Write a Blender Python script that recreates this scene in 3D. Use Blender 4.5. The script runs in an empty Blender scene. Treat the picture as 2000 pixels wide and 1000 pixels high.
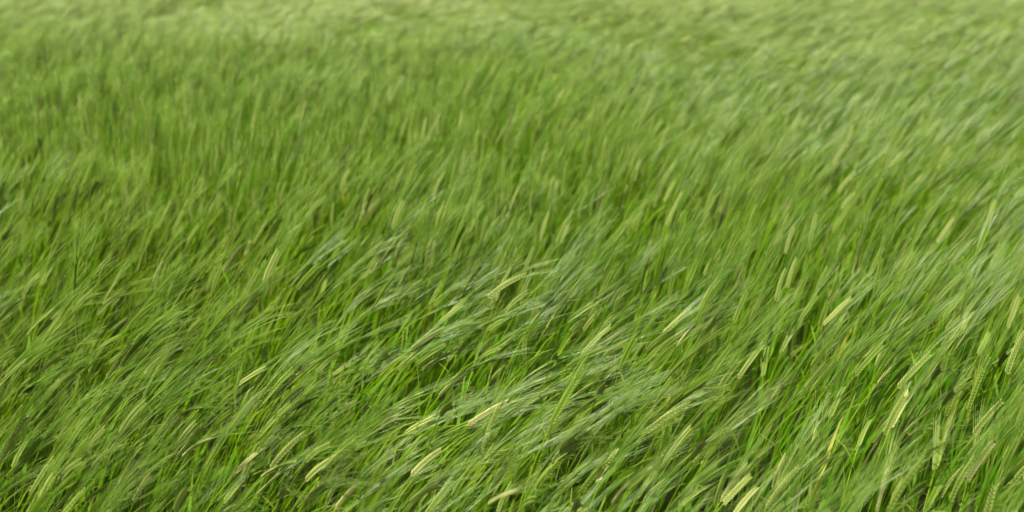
import bpy, math, random
import numpy as np
from mathutils import Vector, Matrix, Euler, Quaternion

random.seed(11)
RNG = np.random.default_rng(11)
R = math.radians
scene = bpy.context.scene
COL = scene.collection

# ------------------------------------------------------------------ camera
CAN = 0.66                      # usual height of the canopy above the soil
CAM = Vector((0.0, 0.0, CAN + 1.05))
PITCH = R(21.6)                 # camera looks this far below the horizon
LENS = 35.0
cam_d = bpy.data.cameras.new('camera')
cam = bpy.data.objects.new('camera', cam_d)
COL.objects.link(cam)
cam.location = CAM
cam.rotation_euler = (math.pi / 2 - PITCH, 0, 0)
cam_d.lens = LENS
cam_d.sensor_width = 36.0
cam_d.clip_start = 0.05
cam_d.clip_end = 2000.0
cam_d.dof.use_dof = True
cam_d.dof.focus_distance = 2.0
cam_d.dof.aperture_fstop = 2.1
scene.camera = cam

# ------------------------------------------------------------------ sky and sun
SUN_EL, SUN_AZ = R(62), R(-150)          # azimuth from +Y towards +X
world = bpy.data.worlds.new('World')
scene.world = world
world.use_nodes = True
wn = world.node_tree
bg = wn.nodes['Background']
sky = wn.nodes.new('ShaderNodeTexSky')
sky.sky_type = 'NISHITA'
sky.sun_disc = False
sky.sun_elevation = SUN_EL
sky.sun_rotation = SUN_AZ
sky.dust_density = 4.0
sky.air_density = 1.0
hs = wn.nodes.new('ShaderNodeHueSaturation')          # thin white overcast: a paler sky than clear blue
hs.inputs['Saturation'].default_value = 0.15
wn.links.new(sky.outputs['Color'], hs.inputs['Color'])
wn.links.new(hs.outputs['Color'], bg.inputs['Color'])
bg.inputs['Strength'].default_value = 0.10
sl = bpy.data.lights.new('sun', 'SUN')
sl.energy = 4.8
sl.angle = R(6.0)
sl.color = (1.0, 0.97, 0.80)
sun = bpy.data.objects.new('sun', sl)
COL.objects.link(sun)
sd = Vector((math.sin(SUN_AZ) * math.cos(SUN_EL), math.cos(SUN_AZ) * math.cos(SUN_EL), math.sin(SUN_EL)))
sun.rotation_euler = sd.to_track_quat('Z', 'Y').to_euler()
sun.location = (0, 0, 20)
scene.view_settings.view_transform = 'Standard'
scene.view_settings.look = 'None'
scene.view_settings.gamma = 1.0
scene.view_settings.exposure = 0.95
scene.view_settings.use_curve_mapping = False
scene.render.engine = 'CYCLES'
scene.cycles.max_bounces = 6
scene.cycles.diffuse_bounces = 4
scene.cycles.transmission_bounces = 4
scene.cycles.glossy_bounces = 2

FPX = 2000 * LENS / 36.0


def ray(px, py):
    """direction in the world of a pixel of the 2000 x 1000 photograph"""
    u, v = (px - 1000) / FPX, (500 - py) / FPX
    c, s = math.cos(PITCH), math.sin(PITCH)
    return Vector((u, c + v * s, -s + v * c)).normalized()


def on_plane(px, py, z):
    d = ray(px, py)
    return CAM + d * ((z - CAM.z) / d.z)


def project(p):
    q = p - CAM
    c, s = math.cos(PITCH), math.sin(PITCH)
    zc = q.y * c - q.z * s
    v = q.y * s + q.z * c
    if zc < 0.05:
        return (-9999, -9999, zc)
    return (1000 + FPX * q.x / zc, 500 - FPX * v / zc, zc)


# ------------------------------------------------------------------ materials
def new_mat(name):
    m = bpy.data.materials.new(name)
    m.use_nodes = True
    nt = m.node_tree
    nt.nodes.clear()
    return m, nt


def attr(nt, name, kind):
    a = nt.nodes.new('ShaderNodeAttribute')
    a.attribute_name = name
    a.attribute_type = kind
    return a.outputs['Fac']


def mix(nt, fac, a, b):
    n = nt.nodes.new('ShaderNodeMix')
    n.data_type = 'RGBA'
    for sock, val in ((n.inputs['Factor'], fac), (n.inputs['A'], a), (n.inputs['B'], b)):
        if hasattr(val, 'is_output'):
            nt.links.new(val, sock)
        elif isinstance(val, tuple):
            sock.default_value = val + (1.0,)
        else:
            sock.default_value = val
    return n.outputs['Result']


def math_n(nt, op, a, b=None, c=None, clamp=False):
    n = nt.nodes.new('ShaderNodeMath')
    n.operation = op
    n.use_clamp = clamp
    for i, v in enumerate((a, b, c)):
        if v is None:
            continue
        if hasattr(v, 'is_output'):
            nt.links.new(v, n.inputs[i])
        else:
            n.inputs[i].default_value = v
    return n.outputs[0]


def noise(nt, scale, detail=2.0):
    tc = nt.nodes.new('ShaderNodeTexCoord')
    n = nt.nodes.new('ShaderNodeTexNoise')
    n.inputs['Scale'].default_value = scale
    n.inputs['Detail'].default_value = detail
    nt.links.new(tc.outputs['Object'], n.inputs['Vector'])
    return n.outputs['Fac']


def finish(nt, colour, rough, trans, spec=0.5, tcol=None):
    p = nt.nodes.new('ShaderNodeBsdfPrincipled')
    p.inputs['Roughness'].default_value = rough
    p.inputs['Specular IOR Level'].default_value = spec
    nt.links.new(colour, p.inputs['Base Color'])
    out = nt.nodes.new('ShaderNodeOutputMaterial')
    if trans > 0:
        t = nt.nodes.new('ShaderNodeBsdfTranslucent')
        nt.links.new(tcol if tcol is not None else colour, t.inputs['Color'])
        ms = nt.nodes.new('ShaderNodeMixShader')
        ms.inputs[0].default_value = trans
        nt.links.new(p.outputs[0], ms.inputs[1])
        nt.links.new(t.outputs[0], ms.inputs[2])
        nt.links.new(ms.outputs[0], out.inputs['Surface'])
    else:
        nt.links.new(p.outputs[0], out.inputs['Surface'])


# hue: 0 = blue green ... 1 = yellow green ; tone: 0 = green ear ... 1 = cream ear ; along: 0 base .. 1 tip
M_STEM, nt = new_mat('stem_green')
hue = attr(nt, 'hue', 'INSTANCER')
al = attr(nt, 'along', 'GEOMETRY')
c = mix(nt, hue, (0.070, 0.200, 0.001), (0.165, 0.280, 0.001))
c = mix(nt, math_n(nt, 'MULTIPLY', noise(nt, 60), 0.5), c, (0.13, 0.25, 0.004))
c = mix(nt, math_n(nt, 'MULTIPLY', al, 0.25), c, (0.22, 0.34, 0.01))
finish(nt, c, 0.5, 0.30, 0.10)

M_LEAF, nt = new_mat('leaf_green')
hue = attr(nt, 'hue', 'INSTANCER')
al = attr(nt, 'along', 'GEOMETRY')
dry = attr(nt, 'dry', 'GEOMETRY')
c = mix(nt, hue, (0.052, 0.185, 0.002), (0.140, 0.270, 0.001))
c = mix(nt, math_n(nt, 'MULTIPLY', noise(nt, 90), 0.4), c, (0.07, 0.19, 0.008))
c = mix(nt, math_n(nt, 'MULTIPLY', math_n(nt, 'POWER', al, 5.0), 0.7), c, (0.42, 0.36, 0.10))
c = mix(nt, dry, c, (0.42, 0.42, 0.05))
finish(nt, c, 0.5, 0.5, 0.12)

M_EAR, nt = new_mat('ear_husk')
tone = attr(nt, 'tone', 'INSTANCER')
al = attr(nt, 'along', 'GEOMETRY')
g = mix(nt, al, (0.068, 0.165, 0.003), (0.165, 0.265, 0.010))
cr = mix(nt, al, (0.400, 0.430, 0.100), (0.760, 0.720, 0.370))
c = mix(nt, tone, g, cr)
c = mix(nt, math_n(nt, 'MULTIPLY', noise(nt, 240, 3), 0.15), c, (0.26, 0.32, 0.04))
finish(nt, c, 0.55, 0.32, 0.2)

M_AWN, nt = new_mat('awn_bristle')
tone = attr(nt, 'tone', 'INSTANCER')
hue = attr(nt, 'hue', 'INSTANCER')
al = attr(nt, 'along', 'GEOMETRY')
rnd = attr(nt, 'strand', 'GEOMETRY')
c = mix(nt, hue, (0.024, 0.165, 0.0003), (0.090, 0.215, 0.0003))
c = mix(nt, math_n(nt, 'MULTIPLY', math_n(nt, 'POWER', rnd, 4.0), 0.7), c, (0.470, 0.560, 0.090))
c = mix(nt, math_n(nt, 'MULTIPLY', math_n(nt, 'POWER', attr(nt, 'pale', 'INSTANCER'), 1.8), 0.85), c, (0.450, 0.520, 0.210))  # each plant's own paleness plus the painted sheen of the far crop
straw = mix(nt, rnd, (0.330, 0.520, 0.080), (0.400, 0.510, 0.080))
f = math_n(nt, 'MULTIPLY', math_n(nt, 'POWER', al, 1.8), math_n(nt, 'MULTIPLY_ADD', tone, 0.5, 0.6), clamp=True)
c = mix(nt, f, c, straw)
finish(nt, c, 0.27, 0.34, 0.68)

M_SOIL, nt = new_mat('soil')
c = mix(nt, noise(nt, 14, 6), (0.030, 0.024, 0.012), (0.010, 0.009, 0.003))
c = mix(nt, math_n(nt, 'MULTIPLY', noise(nt, 3, 4), 0.6), c, (0.020, 0.038, 0.006))
finish(nt, c, 0.95, 0, 0.2)

MATS = [M_STEM, M_LEAF, M_EAR, M_AWN]


# ------------------------------------------------------------------ mesh builder
class MB:
    def __init__(s):
        s.v, s.f, s.mi, s.al, s.st, s.dr = [], [], [], [], [], []

    def add(s, verts, faces, mat, along, strand=0.0, dry=0.0):
        o = len(s.v)
        s.v += [tuple(v) for v in verts]
        s.al += list(along)
        s.st += [strand] * len(verts)
        s.dr += [dry] * len(verts)
        s.f += [tuple(i + o for i in f) for f in faces]
        s.mi += [mat] * len(faces)

    def merge(s, other):
        o = len(s.v)
        s.v += other.v; s.al += other.al; s.st += other.st; s.dr += other.dr; s.mi += other.mi
        s.f += [tuple(i + o for i in f) for f in other.f]

    def mesh(s, name, smooth=True):
        me = bpy.data.meshes.new(name)
        me.from_pydata(s.v, [], s.f)
        used = sorted(set(s.mi))
        for m in used:
            me.materials.append(MATS[m])
        me.polygons.foreach_set('material_index', [used.index(m) for m in s.mi])
        me.polygons.foreach_set('use_smooth', [smooth] * len(s.f))
        for nm, arr in (('along', s.al), ('strand', s.st), ('dry', s.dr)):
            a = me.attributes.new(nm, 'FLOAT', 'POINT')
            a.data.foreach_set('value', arr)
        me.update()
        return me


def frame(t, ref=Vector((0, 1, 0))):
    a = ref - t * ref.dot(t)
    if a.length < 1e-4:
        a = Vector((1, 0, 0)) - t * t.x
    a.normalize()
    return a, t.cross(a)


def tube(mb, pts, rad, sides, mat, along, strand=0.0, dry=0.0, tip=True):
    vs, fs, al = [], [], []
    n = len(pts)
    for i, p in enumerate(pts):
        t = (pts[min(i + 1, n - 1)] - pts[max(i - 1, 0)]).normalized()
        a, b = frame(t)
        if tip and i == n - 1:
            vs.append(p); al.append(along[i])
            break
        for k in range(sides):
            q = 2 * math.pi * k / sides
            vs.append(p + (a * math.cos(q) + b * math.sin(q)) * rad[i]); al.append(along[i])
    for i in range(n - 1):
        for k in range(sides):
            k2 = (k + 1) % sides
            if tip and i == n - 2:
                fs.append((i * sides + k, i * sides + k2, (n - 1) * sides))
            else:
                fs.append((i * sides + k, i * sides + k2, (i + 1) * sides + k2, (i + 1) * sides + k))
    mb.add(vs, fs, mat, al, strand, dry)


def spindle(mb, L, w, h, sides=6, a0=0.0, a1=1.0):
    """a kernel along +Z, pointed at both ends, fattest a third of the way up"""
    prof = [(0.0, 0.25), (0.28, 0.95), (0.55, 0.9), (0.82, 0.45)]
    vs, al, fs = [], [], []
    for z, r in prof:
        for k in range(sides):
            q = 2 * math.pi * k / sides
            vs.append(Vector((math.cos(q) * w * r, math.sin(q) * h * r, z * L)))
            al.append(a0 + (a1 - a0) * z)
    vs.append(Vector((0, 0, L))); al.append(a1)
    n = len(prof)
    for i in range(n - 1):
        for k in range(sides):
            k2 = (k + 1) % sides
            fs.append((i * sides + k, i * sides + k2, (i + 1) * sides + k2, (i + 1) * sides + k))
    for k in range(sides):
        fs.append(((n - 1) * sides + k, (n - 1) * sides + (k + 1) % sides, n * sides))
    fs.append(tuple(range(sides))[::-1])
    return vs, fs, al


KL, KW, KH = 0.0108, 0.00185, 0.0017
_kb = MB(); _v, _f, _a = spindle(_kb, KL, KW, KH, 6); _kb.add(_v, _f, 2, _a)
KERNEL_MESH = _kb.mesh('kernel')


def dirv(theta, yaw=0.0):
    """theta from the vertical, leaning towards +X turned by yaw"""
    return Vector((math.sin(theta) * math.cos(yaw), math.sin(theta) * math.sin(yaw), math.cos(theta)))


def build_variant(elev, seed, lod):
    """one barley plant leaning towards +X; returns its parts and where its ear sits.
    elev = angle of the ear above the horizontal, in degrees"""
    rd = random.Random(seed * 977 + int(elev) * 31 + lod)
    SL = 0.70 + rd.uniform(-0.03, 0.03)
    EL = 0.082 + rd.uniform(-0.012, 0.014)
    curl = R(rd.uniform(6, 24))
    th_mid = R(90 - elev)
    th_b = th_mid - curl * 0.5
    pw = rd.uniform(2.2, 3.6)
    wob = rd.uniform(-0.05, 0.05)
    n = 12 if lod == 0 else 7
    pts = [Vector((0, 0, 0))]
    sub = 4
    for i in range(n):
        p = pts[-1].copy()
        for j in range(sub):
            s = (i + (j + 0.5) / sub) / n
            p = p + dirv(th_b * (0.12 + 0.88 * s ** pw), wob * math.sin(s * 5)) * (SL / n / sub)
        pts.append(p)
    stem = MB()
    tube(stem, pts, [0.0017 - 0.0007 * i / n for i in range(n + 1)], 5 if lod == 0 else 3, 0,
         [i / n for i in range(n + 1)], tip=False)
    # leaves
    leaves = []
    for (s0, LL, WW) in ((0.36, 0.24, 0.0045), (0.56, 0.23, 0.0045), (0.74, rd.uniform(0.14, 0.20), 0.0036)):
        lf = MB()
        i0 = min(int(s0 * n), n - 1)
        t0 = (pts[i0 + 1] - pts[i0]).normalized()
        base = pts[i0].lerp(pts[i0 + 1], s0 * n - i0)
        yaw = rd.uniform(-1.5, 1.5) if rd.random() < 0.75 else rd.uniform(-3.1, 3.1)
        tgt = Vector((math.cos(yaw), math.sin(yaw), 0))
        m = 7 if lod == 0 else 4
        p = base.copy()
        dry = 1.0 if rd.random() < 0.02 else 0.0
        drp = rd.uniform(0.5, 1.5)
        vs, al, fs = [], [], []
        tw = rd.uniform(-0.8, 0.8)
        for k in range(m + 1):
            u = k / m
            d = (t0 * (1 - u * 0.5) + tgt * (0.16 + u * 0.45 * drp) + Vector((0.35, 0, 0)) * u - Vector((0, 0, 1)) * max(0, u - 0.65) * drp * 1.2).normalized()
            a, b = frame(d, Vector((-math.sin(yaw), math.cos(yaw), tw * u)))
            w = WW * (min(1, 0.35 + u * 3.0)) * (1 - u ** 2.2) + 0.0003
            vs += [p - a * w, p - b * w * -0.25, p + a * w]
            al += [u, u, u]
            if k:
                o = 3 * (k - 1)
                fs += [(o, o + 1, o + 4, o + 3), (o + 1, o + 2, o + 5, o + 4)]
            p = p + d * (LL / m)
        lf.add(vs, fs, 1, al, 0.0, dry)
        leaves.append(lf)
    # ear axis
    ne = 13 if lod == 0 else 10
    ept, etan = [], []
    p = pts[-1].copy()
    for i in range(ne + 1):
        u = i / ne
        d = dirv(th_b + curl * u, wob * 0.5)
        ept.append(p.copy()); etan.append(d)
        p = p + d * (EL / ne)
    roll = rd.uniform(0, math.pi)
    rach, kern, awn = MB(), [], MB()
    tube(rach, ept, [0.0011] * (ne + 1), 4, 2, [0.2] * (ne + 1))
    AL = rd.uniform(0.140, 0.185)
    wind = R(rd.uniform(4, 26))
    splay = rd.uniform(0.6, 1.1)
    for i in range(ne):
        t = etan[i]
        a, b = frame(t)
        W = a * math.cos(roll) + b * math.sin(roll)
        N = t.cross(W)
        for sgn in (-1, 1):
            u = i / (ne - 1)
            sz = 0.78 + 0.25 * math.sin(math.pi * min(1, u * 0.85 + 0.15))
            kp = ept[i] + t * (EL / ne) * (0.5 if sgn > 0 else 0.0) + W * sgn * 0.0015
            kd = (t * math.cos(R(19)) + W * sgn * math.sin(R(19))).normalized()
            mat = Matrix.Translation(kp) @ Matrix((( W.x, N.x, kd.x), (W.y, N.y, kd.y), (W.z, N.z, kd.z))).to_4x4() 
            kx = (W - kd * W.dot(kd)).normalized(); ky = kd.cross(kx)
            rot = Matrix(((kx.x, ky.x, kd.x), (kx.y, ky.y, kd.y), (kx.z, ky.z, kd.z))).to_4x4()
            mat = Matrix.Translation(kp) @ rot @ Matrix.Scale(sz, 4)
            kern.append(mat)
            # slim barren spikelets on the two faces of the ear
            if lod == 0:
                for fsn in (-1, 1):
                    v, f, al = spindle(None, 0.009 * sz, 0.0007, 0.0006, 3, 0.1, 0.8)
                    m2 = Matrix.Translation(ept[i] + N * fsn * 0.0012 + W * sgn * 0.0006) @ (kd * 0.25 + t * 0.75 + N * fsn * 0.14).to_track_quat('Z', 'Y').to_matrix().to_4x4()
                    rach.add([m2 @ q for q in v], f, 2, al)
            # awn from the kernel's tip
            if lod == 1 and (i + (sgn > 0)) % 2:
                continue
            if lod == 0 and rd.random() < 0.46:
                continue
            st = rd.random()
            ap = kp + kd * KL * sz * 0.97
            dd = (t + W * sgn * rd.uniform(0.03, 0.13) * splay + N * rd.uniform(-0.09, 0.09) * splay).normalized()
            L = AL * rd.uniform(0.82, 1.08) * (1.0 - 0.25 * u)
            m = 5 if lod == 0 else 4
            ap_l = [ap]
            wv = wind * rd.uniform(0.6, 1.25) * (0.15 + 1.2 * math.sin(th_mid))
            for k in range(m):
                g = (k + 0.5) / m
                # the wind combs the awns over
                th = math.atan2(math.hypot(dd.x, dd.y), dd.z) + wv * g
                yw = math.atan2(dd.y, dd.x) * (1 - 0.25 * g)
                ap = ap + dirv(min(th, R(103)), yw) * (L / m)
                ap_l.append(ap)
            r0 = 0.00056 if lod == 0 else 0.00075
            tube(awn, ap_l, [r0 * (1 - 0.62 * k / m) for k in range(m + 1)], 3, 3, [k / m for k in range(m + 1)], st)
    kj = MB()
    kv, kf, ka = spindle(None, KL, KW, KH, 6 if lod == 0 else 4)
    for mt in kern:
        kj.add([mt @ q for q in kv], kf, 2, ka)
    return dict(stem=stem, leaves=leaves, rachis=rach, kernels=kern, kernels_joined=kj, awns=awn,
                base=pts[-1].copy(), tip=ept[-1].copy(), chord=(ept[-1] - pts[-1]).normalized(), elev=elev)


ELEV = [84, 74, 64, 54, 44, 34, 24, 13, 2]
SEEDS0, SEEDS1 = 5, 4
VAR = {}
for e in ELEV:
    for s in range(SEEDS0):
        VAR[(e, s, 0)] = build_variant(e, s, 0)
    for s in range(SEEDS1):
        VAR[(e, s, 1)] = build_variant(e, s, 1)

# ------------------------------------------------------------------ how the wind lays the crop: elevation of the ears over the field
LEAN = [
    (100, 30, 40), (400, 55, 26), (800, 50, 15), (1150, 85, 16), (1600, 70, 30), (1950, 60, 32), (650, 90, 15), (1000, 60, 14),
    (150, 180, 66), (450, 150, 74), (800, 175, 70), (1100, 180, 50), (1300, 110, 15), (1500, 220, 34), (1850, 200, 38),
    (100, 330, 78), (350, 320, 80), (640, 300, 66), (950, 300, 64), (1250, 320, 50), (1600, 330, 42), (1900, 300, 42),
    (60, 440, 46), (350, 440, 66), (560, 180, 46), (700, 430, 46), (740, 330, 72), (1000, 430, 66), (1350, 450, 56), (1700, 430, 50), (1950, 440, 38),
    (100, 560, 52), (400, 560, 48), (650, 550, 42), (800, 560, 62), (1000, 580, 50), (1300, 600, 60), (1600, 560, 55), (1850, 520, 36),
    (100, 680, 32), (350, 700, 36), (600, 640, 18), (800, 690, 26), (1100, 680, 38), (1400, 700, 46), (1700, 680, 46), (1950, 700, 52),
    (100, 820, 36), (350, 790, 22), (560, 800, 14), (800, 790, 20), (1000, 800, 26), (1200, 800, 42), (1500, 820, 44), (1800, 850, 54),
    (80, 950, 44), (400, 900, 28), (700, 900, 24), (1000, 900, 28), (1300, 920, 44), (1600, 950, 60), (1900, 950, 60), (1000, 980, 36)]
LP = np.array([[*(on_plane(px, py, CAN).xy)] for px, py, e in LEAN])
LE = np.array([e for _, _, e in LEAN], float)


class Noise2:
    """smooth value noise laid over the field"""
    def __init__(s, seed):
        s.t = np.random.default_rng(seed).uniform(-1, 1, (64, 64))

    def __call__(s, x, y, cell):
        x = np.asarray(x) / cell; y = np.asarray(y) / cell
        xi = np.floor(x).astype(int); yi = np.floor(y).astype(int)
        fx = x - xi; fy = y - yi
        fx = fx * fx * (3 - 2 * fx); fy = fy * fy * (3 - 2 * fy)
        g = lambda a, b: s.t[a % 64, b % 64]
        return (g(xi, yi) * (1 - fx) + g(xi + 1, yi) * fx) * (1 - fy) + (g(xi, yi + 1) * (1 - fx) + g(xi + 1, yi + 1) * fx) * fy


N1, N2, N3, N4 = Noise2(1), Noise2(2), Noise2(3), Noise2(4)


def lean_field(X, Y):
    X = np.atleast_1d(X); Y = np.atleast_1d(Y)
    out = np.zeros(len(X))
    for a in range(0, len(X), 20000):
        x, y = X[a:a + 20000], Y[a:a + 20000]
        d2 = (x[:, None] - LP[None, :, 0]) ** 2 + (y[:, None] - LP[None, :, 1]) ** 2
        w = 1 / (d2 / (0.02 + 0.004 * y[:, None] ** 2) + 0.05) ** 1.6
        e = (w * LE).sum(1) / w.sum(1)
        far = np.clip((y - 8.5) / 3, 0, 1)
        e = e * (1 - far) + far * (38 + 18 * N3(x, y * 1.0, 1.6))
        out[a:a + 20000] = e
    out += 2 + 0.40 * (out - 42)
    out = np.where(Y < 3.6, 24 + np.maximum(out - 12, 0) * 0.84, np.maximum(out, 8))
    out += 9 * N1(X, Y, 0.22) + 6 * N2(X, Y, 0.09)
    return out


def azim_field(X, Y):
    """heading of the lean, anticlockwise from +X (right), in radians"""
    return R(14) + R(20) * N2(X, Y, 0.6) + R(14) * N4(X, Y, 0.15)


# ------------------------------------------------------------------ ground
gm = bpy.data.meshes.new('ground')
gn = 60
xs = np.linspace(-400, 400, gn); ys = np.linspace(-60, 740, gn)
gv = [(float(x), float(y), 0.0) for y in ys for x in xs]
gf = [(j * gn + i, j * gn + i + 1, (j + 1) * gn + i + 1, (j + 1) * gn + i) for j in range(gn - 1) for i in range(gn - 1)]
gm.from_pydata(gv, [], gf); gm.materials.append(M_SOIL)
ground = bpy.data.objects.new('ground', gm); COL.objects.link(ground)
ground['kind'] = 'structure'

# ------------------------------------------------------------------ the scattered crop
def scatter(y0, y1, dens, wid):
    cell = 1 / math.sqrt(dens)
    out = []
    for y in np.arange(y0, y1, cell):
        hw = wid(y)
        x = np.arange(-hw, hw, cell)
        out.append(np.stack([x + RNG.uniform(-.6, .6, len(x)) * cell, y + RNG.uniform(-.6, .6, len(x)) * cell], 1))
    return np.concatenate(out)


half = lambda y: 0.56 * abs(y) + 1.3
P = np.concatenate([scatter(0.35, 4.2, 400, half), scatter(4.2, 9.5, 440, half), scatter(9.5, 16, 260, half), scatter(16, 45, 70, half)])
gap = N1(P[:, 0], P[:, 1], 0.16) + 0.8 * N2(P[:, 0], P[:, 1], 0.35)
_e = lean_field(P[:, 0], P[:, 1])
P = P[~((_e > 62) & (RNG.random(len(P)) < 0.25))]
gap = N1(P[:, 0], P[:, 1], 0.16) + 0.8 * N2(P[:, 0], P[:, 1], 0.35)
P = P[~((gap > 0.46) & (RNG.random(len(P)) < 0.75) & (P[:, 1] < 7))]
n = len(P)
E = lean_field(P[:, 0], P[:, 1]) + RNG.normal(0, 6, n)
E += np.where(RNG.random(n) < 0.06, RNG.uniform(10, 35, n), 0)
E = np.clip(E, 1, 88)
AZ = azim_field(P[:, 0], P[:, 1]) + RNG.normal(0, R(9), n)
SC = np.clip(RNG.normal(1.0, 0.055, n) + 0.03 * N3(P[:, 0], P[:, 1], 0.35), 0.8, 1.15)
late = RNG.random(n) < 0.22                      # shorter tillers under the canopy
SC = np.where(late, SC * RNG.uniform(0.72, 0.9, n), SC)
TONE = np.clip(np.clip((P[:, 1] - 3.2) / 12, 0, 0.15) + RNG.beta(1.2, 5.0, n) + np.where(RNG.random(n) < 0.01, 0.3, 0), 0, 1)  # distance term pales far ears to go with the painted sheen
HUE = np.clip(0.50 - 0.22 * P[:, 0] / (0.5 * P[:, 1] + 0.3) + 0.35 * N4(P[:, 0], P[:, 1], 0.8) + RNG.normal(0, 0.24, n), 0, 1)
# silvery sheen of the distant crop, painted into the awn colour in patches
SHEEN = np.clip((P[:, 1] - 3.0) / 5.5, 0, 1) * (0.85 + 0.45 * N3(P[:, 0], P[:, 1] * 0.6, 0.9)) + np.clip(P[:, 0] / (0.55 * P[:, 1] + 0.3), 0, 1) * 0.12
PALE = np.clip(0.5 * RNG.random(n) ** 2.2 + SHEEN, 0, 1)
FAR = np.hypot(P[:, 0], P[:, 1]) > 4.0
EI = np.array([int(np.argmin([abs(e - q) for q in ELEV])) for e in E])


def rest(o_elev, tgt):
    return R(o_elev - tgt)                     # positive = lean further over


# ------------------------------------------------------------------ individual plants
def tag(o, **k):
    for a, b in k.items():
        if b is not None:
            o[a] = b


PARTS = {}


def part_meshes(key):
    if key not in PARTS:
        v = VAR[key]
        ej = MB(); ej.merge(v['rachis']); ej.merge(v['kernels_joined'])
        PARTS[key] = dict(stem=v['stem'].mesh('stem'), leaves=[l.mesh('leaf') for l in v['leaves']],
                          ear=ej.mesh('ear'), axis=v['rachis'].mesh('ear_axis'), awns=v['awns'].mesh('awns'))
    return PARTS[key]


PROTO = {}


def make_plant(key, split):
    """root > stem, leaf (three), ear (> kernel when split), awns; built once per kind, then copied"""
    if (key, split) in PROTO:
        return copy_tree(PROTO[(key, split)])
    pm = part_meshes(key)
    root = bpy.data.objects.new('barley_plant', None)
    root.empty_display_size = 0.02
    COL.objects.link(root)

    def part(name, me, parent):
        o = bpy.data.objects.new(name, me)
        COL.objects.link(o); o.parent = parent
        return o
    part('stem', pm['stem'], root)
    for l in pm['leaves']:
        part('leaf', l, root)
    ear = part('ear', pm['axis' if split else 'ear'], root)
    if split:
        for mt in VAR[key]['kernels']:
            k = part('kernel', KERNEL_MESH, ear)
            k.matrix_local = mt
    aw = part('awns', pm['awns'], root)
    aw['kind'] = 'stuff'
    PROTO[(key, split)] = root
    return root


KIDS = {}


def copy_tree(o, parent=None):
    c = o.copy()
    COL.objects.link(c)
    c.parent = parent
    if parent is not None:
        c.matrix_parent_inverse = o.matrix_parent_inverse
    if o.name not in KIDS:
        KIDS[o.name] = [q for q in o.children]
    for ch in KIDS[o.name]:
        copy_tree(ch, c)
    return c


def shade(root, tone, hue, pale=0.4):
    stack = [root]
    while stack:
        o = stack.pop()
        o['tone'] = float(tone); o['hue'] = float(hue); o['pale'] = float(pale)
        stack += list(o.children)


# ears read off the photograph: base x, base y, tip x, tip y, tone
EARS = [
 # the ones that catch the eye, each with words of its own
 (912,832,991,787,1.0,'cream', 'brightest cream barley ear, lying over to the right in the bottom middle', 'the brightest cream ear'),
 (955,982,1008,960,.85,'cream', 'cream arched barley ear curling over at the bottom edge, middle of the photo', 'the arched bottom-edge ear'),
 (357,892,412,858,.9,'cream', 'cream arched barley ear over dark stems in the lower left', 'the arched lower left ear'),
 (457,927,515,877,.9,'cream', 'long cream barley ear rising right beside the arched lower left ear', 'the long lower left ear'),
 (282,730,332,687,.85,'cream', 'plump cream barley ear alone at mid height on the left', 'the plump left ear'),
 (1067,640,1110,577,.95,'cream', 'smooth straw-white barley ear, highest of the bright ones, right of centre', 'the straw-white ear'),
 (1167,942,1205,879,1.0,'cream', 'narrow whitish barley ear seen edge-on in the bottom centre right', 'the narrow whitish ear'),
 (1197,982,1232,942,.9,'cream', 'short pale-tipped barley ear just below the narrow whitish ear', 'the short pale-tipped ear'),
 (1407,980,1460,911,.5,'cream', 'left one of the twin yellow-cream barley ears at the bottom right', 'the left twin ear'),
 (1412,985,1467,930,.5,'cream', 'right one of the twin yellow-cream barley ears at the bottom right', 'the right twin ear'),
 (1435,1003,1480,954,.75,'cream', 'bright smooth barley ear cut by the bottom edge, right of the twins', 'the ear right of the twins'),
 (1712,1000,1734,920,.8,'cream', 'tall upright cream barley ear at the bottom edge on the right', 'the tall upright cream ear'),
 (1740,835,1775,766,.7,'cream', 'large upright barley ear with open kernels in the lower right', 'the large upright right ear'),
 (1925,1000,1950,947,.85,'cream', 'cream barley ear near the bottom right corner, tip pointing up', 'the corner ear'),
 (1586,870,1600,822,.7,'cream', 'short upright pale barley ear with bleached tip, lower right half', 'the bleached-tip ear'),
 (1322,675,1370,620,.55,'green', 'green-cream barley ear with clear herringbone kernels, right of centre', 'the herringbone ear'),
 (1607,635,1662,582,.6,'green', 'long yellow-green barley ear bowing right, upper part of the sharp zone', 'the bowing yellow-green ear'),
 (510,932,577,902,.6,'green', 'long low-lying barley ear, yellow-green, bottom left of centre', 'the low-lying long ear'),
 (655,995,707,942,.55,'green', 'pale green barley ear rising from the bottom edge, left of centre', 'the pale bottom-edge ear'),
 (802,930,860,880,.7,'cream', 'soft cream barley ear below and left of the brightest one', 'the soft cream ear'),
 (1715,747,1755,707,.7,'cream', 'slim straw barley ear amid silvery awns at mid right', 'the slim straw ear'),
 (1877,647,1902,607,.7,'cream', 'slender yellow-cream barley ear at mid height near the right edge', 'the slender right edge ear'),
]
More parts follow.
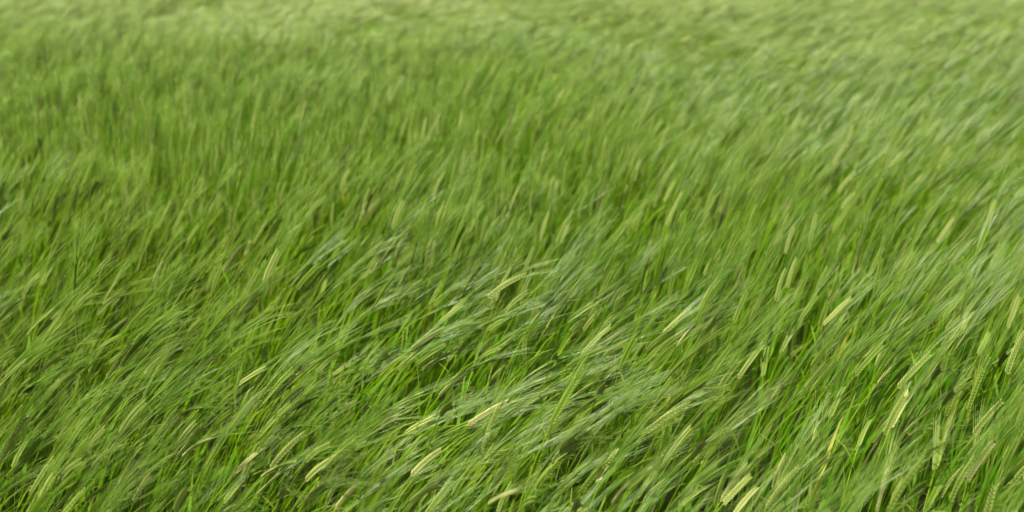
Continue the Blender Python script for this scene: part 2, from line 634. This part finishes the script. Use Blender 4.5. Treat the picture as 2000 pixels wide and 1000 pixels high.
MORE = [
 (417,750,450,720,.5),(250,675,285,647,.5),(70,702,110,657,.4),(262,707,305,677,.35),(225,592,260,558,.3),(325,595,346,547,.4),
 (147,687,166,666,.4),(80,560,103,515,.4),(445,625,482,572,.3),(80,617,105,585,.2),(225,550,252,510,.2),
 (440,1002,475,987,.6),(142,802,182,775,.4),(355,772,392,754,.35),(347,817,392,797,.5),(25,912,55,862,.4),(80,940,136,892,.3),
 (112,945,160,900,.5),(217,965,290,905,.1),(170,920,176,893,.5),(390,967,400,945,.2),(260,900,280,870,.3),(37,775,65,750,.5),
 (342,1000,367,955,.3),(482,945,495,922,.1),(60,875,100,850,.2),
 (707,977,762,930,.1),(802,982,862,944,.3),(647,940,675,902,.5),(597,902,645,870,.5),(705,905,740,870,.2),(742,837,782,814,.5),
 (555,850,592,832,.4),(547,795,582,760,.2),(547,972,560,955,.6),(942,900,1010,848,.45),(860,812,885,787,.1),(580,800,622,775,.3),
 (707,810,722,790,.3),(597,980,637,950,.3),
 (1327,990,1397,942,.4),(1100,947,1146,905,.6),(1060,882,1086,837,.5),(1092,885,1125,857,.4),(1125,827,1147,786,.3),
 (1015,995,1045,975,.3),(1352,892,1379,862,.4),(1370,912,1400,865,.3),(1345,775,1380,755,.5),(1380,812,1425,781,.2),
 (1317,825,1362,782,.3),(1225,865,1267,822,.3),(1002,920,1030,872,.5),(1167,772,1185,750,.4),(1120,997,1135,982,.5),
 (1580,990,1586,940,.5),(1620,817,1645,757,.4),(1675,875,1697,822,.5),(1780,910,1820,880,.35),(1825,920,1840,860,.3),
 (1927,895,1954,852,.35),(1740,987,1767,925,.5),(1810,995,1837,945,.1),(1900,897,1910,847,.4),(1937,835,1949,812,.3),
 (1972,965,1995,925,.3),(1977,810,2000,762,.2),(1505,782,1530,750,.6),(1585,922,1620,890,.4),(1755,875,1777,845,.3),
 (1842,790,1865,762,.4),(1702,772,1720,750,.5),(1860,1000,1875,982,.5),(1775,975,1812,945,.1),
 (617,730,662,690,.4),(662,685,685,645,.3),(650,745,687,725,.3),(732,715,760,692,.4),(875,707,907,665,.4),(690,610,717,580,.1),
 (960,742,997,712,.3),(505,630,539,596,.4),(530,740,570,712,.5),(575,737,590,715,.2),(905,620,922,595,.6),(922,725,940,685,.3),
 (630,572,637,547,.5),(517,575,522,532,.3),
 (1180,635,1212,612,.6),(1112,650,1142,625,.3),(1367,650,1390,612,.4),(1390,655,1407,630,.6),(1175,750,1202,717,.6),
 (1272,722,1290,677,.3),(1040,615,1054,587,.5),(1420,740,1440,687,.3),(1297,527,1315,502,.4),(1490,737,1497,675,.3),
 (1422,605,1435,582,.4),(1075,715,1090,690,.3),
 (1677,640,1715,592,.5),(1777,605,1805,570,.5),(1910,695,1936,645,.3),(1685,700,1725,667,.4),(1550,580,1571,551,.5),
 (1613,615,1620,567,.5),(1525,690,1547,650,.3),(1820,740,1840,720,.5),(1837,685,1857,655,.5),(1972,607,1992,572,.4),
 (1500,675,1511,650,.4),(1950,715,1967,690,.3),(1710,718,1725,682,.4),(1297,395,1317,355,.6),(458,320,461,258,.4),(478,505,491,470,.6),
 (1640,630,1660,590,.3),(1855,400,1870,385,.4)]

GROUP = 'single barley plants standing out of the near crop'
individuals = []


def place_plant(base_px, tip_px, tone, hue, split, sd_, lift=0.02):
    """stand a plant so that its ear runs between two points of the canopy"""
    rd = random.Random(sd_)
    d2 = ray(*tip_px)
    zt = 0.62
    for it in range(3):
        b = on_plane(base_px[0], base_px[1], zt)
        # the tip lies one ear's length away along its own line of sight, on the side the wind pushes
        L = 0.088
        oc = CAM - b
        B = oc.dot(d2); C_ = oc.length_squared - L * L
        disc = B * B - C_
        t = -B if disc < 0 else -B + math.sqrt(disc)
        tip = CAM + d2 * t
        ch = (tip - b).normalized()
        el = math.degrees(math.asin(max(-1, min(1, ch.z))))
        if disc > 0 and el < -2:
            tip = CAM + d2 * (-B - math.sqrt(disc))
            ch = (tip - b).normalized()
            el = math.degrees(math.asin(max(-1, min(1, ch.z))))
        # how high a stem with that much lean carries its ear
        e = max(2, min(84, el))
        k = min(ELEV, key=lambda q: abs(q - e))
        zt = VAR[(k, 0, 0)]['base'].z * 1.03 + lift
    az = math.atan2(ch.y, ch.x)
    key = (k, rd.randrange(SEEDS0), 0)
    v = VAR[key]
    q = Quaternion((0, 0, 1), az) @ Quaternion((0, 1, 0), R(v['elev'] - el))
    size = (tip - b).length / (v['tip'] - v['base']).length
    size = max(0.85, min(1.1, size))
    off = q @ (v['base'] * size)
    r = make_plant(key, split)
    r.rotation_mode = 'QUATERNION'
    r.rotation_quaternion = q
    r.scale = (size,) * 3
    r.location = b - off
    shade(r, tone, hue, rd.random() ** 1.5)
    return r, b, el


anchors, clear = [], []
for i, (bx, by, tx, ty, tone, kind, label, short) in enumerate(EARS):
    r, b, el = place_plant((bx, by), (tx, ty), tone, 0.55, True, 100 + i, 0.075)
    tag(r, label=label, category='barley plant', group=GROUP)
    clear.append((bx, by, tx, ty, project(b)[2], 10))
    anchors.append(((bx + tx) / 2, (by + ty) / 2, short))
ORD = ['', 'second ', 'third ', 'fourth ', 'fifth ', 'sixth ', 'seventh ', 'eighth ', 'ninth ', 'tenth ', 'eleventh ', 'twelfth ', 'thirteenth ', 'fourteenth ', 'fifteenth ', 'sixteenth ', 'seventeenth ', 'eighteenth ', 'nineteenth ', 'twentieth ']
_o = ['first '] + ORD[1:9]
ORD += ['twenty-' + q for q in _o] + ['thirtieth '] + ['thirty-' + q for q in _o]
near = {}
for i, (bx, by, tx, ty, tone) in enumerate(MORE):
    cx, cy = (bx + tx) / 2, (by + ty) / 2
    j = min(range(len(anchors)), key=lambda q: (anchors[q][0] - cx) ** 2 + (anchors[q][1] - cy) ** 2)
    dx, dy = cx - anchors[j][0], cy - anchors[j][1]
    side = ('right of' if dx > 0 else 'left of') if abs(dx) > abs(dy) else ('behind' if dy < 0 else 'in front of')
    near.setdefault((j, side), []).append((math.hypot(dx, dy), i))
rank = {}
for (j, side), l in near.items():
    for k, (_, i) in enumerate(sorted(l)):
        rank[i] = (j, side, k)
for i, (bx, by, tx, ty, tone) in enumerate(MORE):
    r, b, el = place_plant((bx, by), (tx, ty), tone * 0.6, random.uniform(0.2, 0.9), False, 300 + i)
    clear.append((bx, by, tx, ty, project(b)[2], 6))
    j, side, k = rank[i]
    colour = 'pale straw-green' if tone >= .55 else 'yellow-green' if tone >= .35 else 'green' if tone > .15 else 'olive green'
    lean = 'upright' if el > 58 else 'slanting' if el > 30 else 'bowed-over'
    tag(r, label='%s barley ear, %s, %snearest %s %s' % (colour, lean, ORD[k], side, anchors[j][2]),
        category='barley plant', group=GROUP)
n_ind = len(EARS) + len(MORE)

# no other plant stands between the camera side and the ears that show clear of the crop
VB = np.array([tuple(VAR[(e, 0, 0)]['base']) for e in ELEV])[EI]
lx, lz = VB[:, 0] * SC, VB[:, 2] * SC
bx_ = P[:, 0] + np.cos(AZ) * lx; by_ = P[:, 1] + np.sin(AZ) * lx
er = np.radians(E)
drop = np.zeros(n, bool)
cp, sp = math.cos(PITCH), math.sin(PITCH)
near_idx = P[:, 1] < 3.6
for k in np.linspace(-0.05, 0.24, 9):
    X = bx_ + np.cos(AZ) * np.cos(er) * k
    Y = by_ + np.sin(AZ) * np.cos(er) * k - CAM.y
    Z = lz + np.sin(er) * k - CAM.z
    zc = Y * cp - Z * sp
    px_ = 1000 + FPX * X / zc
    py_ = 500 - FPX * (Y * sp + Z * cp) / zc
    for (x0, y0, x1, y1, hz, thr) in clear:
        for f in (0.15, 0.5, 0.85):
            drop |= near_idx & (np.hypot(px_ - (x0 + (x1 - x0) * f), py_ - (y0 + (y1 - y0) * f)) < thr) & (zc < hz + 0.04)
print('cleared', int(drop.sum()))

# the rest of the 300: the plants of the nearest rows that stand highest
cand = []
for i in range(n):
    if P[i, 1] > 3.2 or late[i] or FAR[i] or drop[i]:
        continue
    key = (ELEV[EI[i]], i % SEEDS0, 0)
    v = VAR[key]
    b = Vector((P[i, 0], P[i, 1], 0)) + Matrix.Rotation(AZ[i], 3, 'Z') @ (v['base'] * float(SC[i]))
    px, py, zc = project(b)
    if 10 < px < 1990 and 560 < py < 985:
        cand.append(((b.z + 0.25 * (v['tip'].z - v['base'].z)) - 0.10 * zc - 0.0006 * E[i], i, px, py))
cand.sort(reverse=True)
picked = set()
spots, hidden = [], []
for sc_, i, px, py in cand:
    if len(picked) >= 300 - n_ind:
        break
    if any((px - a) ** 2 + (py - b_) ** 2 < 32 ** 2 for a, b_ in spots):
        continue
    spots.append((px, py)); picked.add(i)
    r = make_plant((ELEV[EI[i]], i % SEEDS0, 0), False)
    r.rotation_mode = 'QUATERNION'
    r.rotation_quaternion = Quaternion((0, 0, 1), float(AZ[i])) @ Quaternion((0, 1, 0), R(ELEV[EI[i]] - float(E[i])))
    r.scale = (float(SC[i]),) * 3
    r.location = (float(P[i, 0]), float(P[i, 1]), 0)
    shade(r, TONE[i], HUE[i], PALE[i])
    hidden.append((r, px, py, float(E[i])))
quota = {}
for q, (r, px, py, el) in enumerate(hidden):
    j = min(range(len(anchors)), key=lambda a: (anchors[a][0] - px) ** 2 + (anchors[a][1] - py) ** 2)
    dx, dy = px - anchors[j][0], py - anchors[j][1]
    side = ('right of' if dx > 0 else 'left of') if abs(dx) > abs(dy) else ('behind' if dy < 0 else 'in front of')
    quota.setdefault((j, side), []).append((math.hypot(dx, dy), q))
for (j, side), l in quota.items():
    for k, (_, q) in enumerate(sorted(l)):
        r, px, py, el = hidden[q]
        lean = 'upright' if el > 58 else 'slanting' if el > 30 else 'bowed-over'
        tag(r, label='%s half-hidden barley plant, %snearest %s %s' % (lean, ORD[k], side, anchors[j][2]),
            category='barley plant', group='half hidden barley plants in the near crop')

# ------------------------------------------------------------------ the crop beyond counting: one object
src = bpy.data.collections.new('crop_kinds')
index = {}
names = []
for e in ELEV:
    for lod, ns in ((0, SEEDS0), (1, SEEDS1)):
        for s in range(ns):
            v = VAR[(e, s, lod)]
            mb = MB()
            mb.merge(v['stem']); mb.merge(v['rachis']); mb.merge(v['kernels_joined']); mb.merge(v['awns'])
            for l in v['leaves']:
                mb.merge(l)
            index[(e, s, lod)] = len(names)
            nm = 'barley_kind_%03d' % len(names)
            names.append(nm)
            o = bpy.data.objects.new(nm, mb.mesh(nm))
            src.objects.link(o)

keep = np.array([i for i in range(n) if i not in picked and not drop[i]])
m = len(keep)
pm_ = bpy.data.meshes.new('barley_crop')
pm_.vertices.add(m)
co = np.zeros((m, 3), np.float32); co[:, :2] = P[keep]
pm_.vertices.foreach_set('co', co.ravel())
rot = np.zeros((m, 3), np.float32)
vid = np.zeros(m, np.int32)
for j, i in enumerate(keep):
    e = ELEV[EI[i]]
    lod = 1 if FAR[i] else 0
    vid[j] = index[(e, i % (SEEDS1 if lod else SEEDS0), lod)]
    rot[j] = (0, R(e - E[i]), AZ[i])


def put(name, typ, arr, fld='value'):
    a = pm_.attributes.new(name, typ, 'POINT')
    a.data.foreach_set(fld, np.ascontiguousarray(arr).ravel())


put('turn', 'FLOAT_VECTOR', rot, 'vector')
put('kind_index', 'INT', vid)
put('size', 'FLOAT', SC[keep].astype(np.float32))
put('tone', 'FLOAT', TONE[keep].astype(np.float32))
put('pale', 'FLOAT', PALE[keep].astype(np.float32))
put('hue', 'FLOAT', HUE[keep].astype(np.float32))
crop = bpy.data.objects.new('barley_crop', pm_)
COL.objects.link(crop)
tag(crop, kind='stuff', label='dense windblown green barley crop filling the whole field', category='barley crop')

ng = bpy.data.node_groups.new('barley_crop', 'GeometryNodeTree')
ng.interface.new_socket('Geometry', in_out='INPUT', socket_type='NodeSocketGeometry')
ng.interface.new_socket('Geometry', in_out='OUTPUT', socket_type='NodeSocketGeometry')
N = ng.nodes
gi, go = N.new('NodeGroupInput'), N.new('NodeGroupOutput')
ip = N.new('GeometryNodeInstanceOnPoints')
ci = N.new('GeometryNodeCollectionInfo')
ci.inputs['Collection'].default_value = src
ci.inputs['Separate Children'].default_value = True
ci.inputs['Reset Children'].default_value = True
ip.inputs['Pick Instance'].default_value = True


def named(nm, typ):
    q = N.new('GeometryNodeInputNamedAttribute')
    q.data_type = typ
    q.inputs['Name'].default_value = nm
    return next(s for s in q.outputs if s.enabled and s.name == 'Attribute')


e2r = N.new('FunctionNodeEulerToRotation')
L = ng.links
L.new(gi.outputs[0], ip.inputs['Points'])
L.new(ci.outputs[0], ip.inputs['Instance'])
L.new(named('kind_index', 'INT'), ip.inputs['Instance Index'])
L.new(named('turn', 'FLOAT_VECTOR'), e2r.inputs[0])
L.new(e2r.outputs[0], ip.inputs['Rotation'])
L.new(named('size', 'FLOAT'), ip.inputs['Scale'])
L.new(ip.outputs[0], go.inputs[0])
md = crop.modifiers.new('crop', 'NODES')
md.node_group = ng
print('plants', n, 'individuals', n_ind + len(picked))
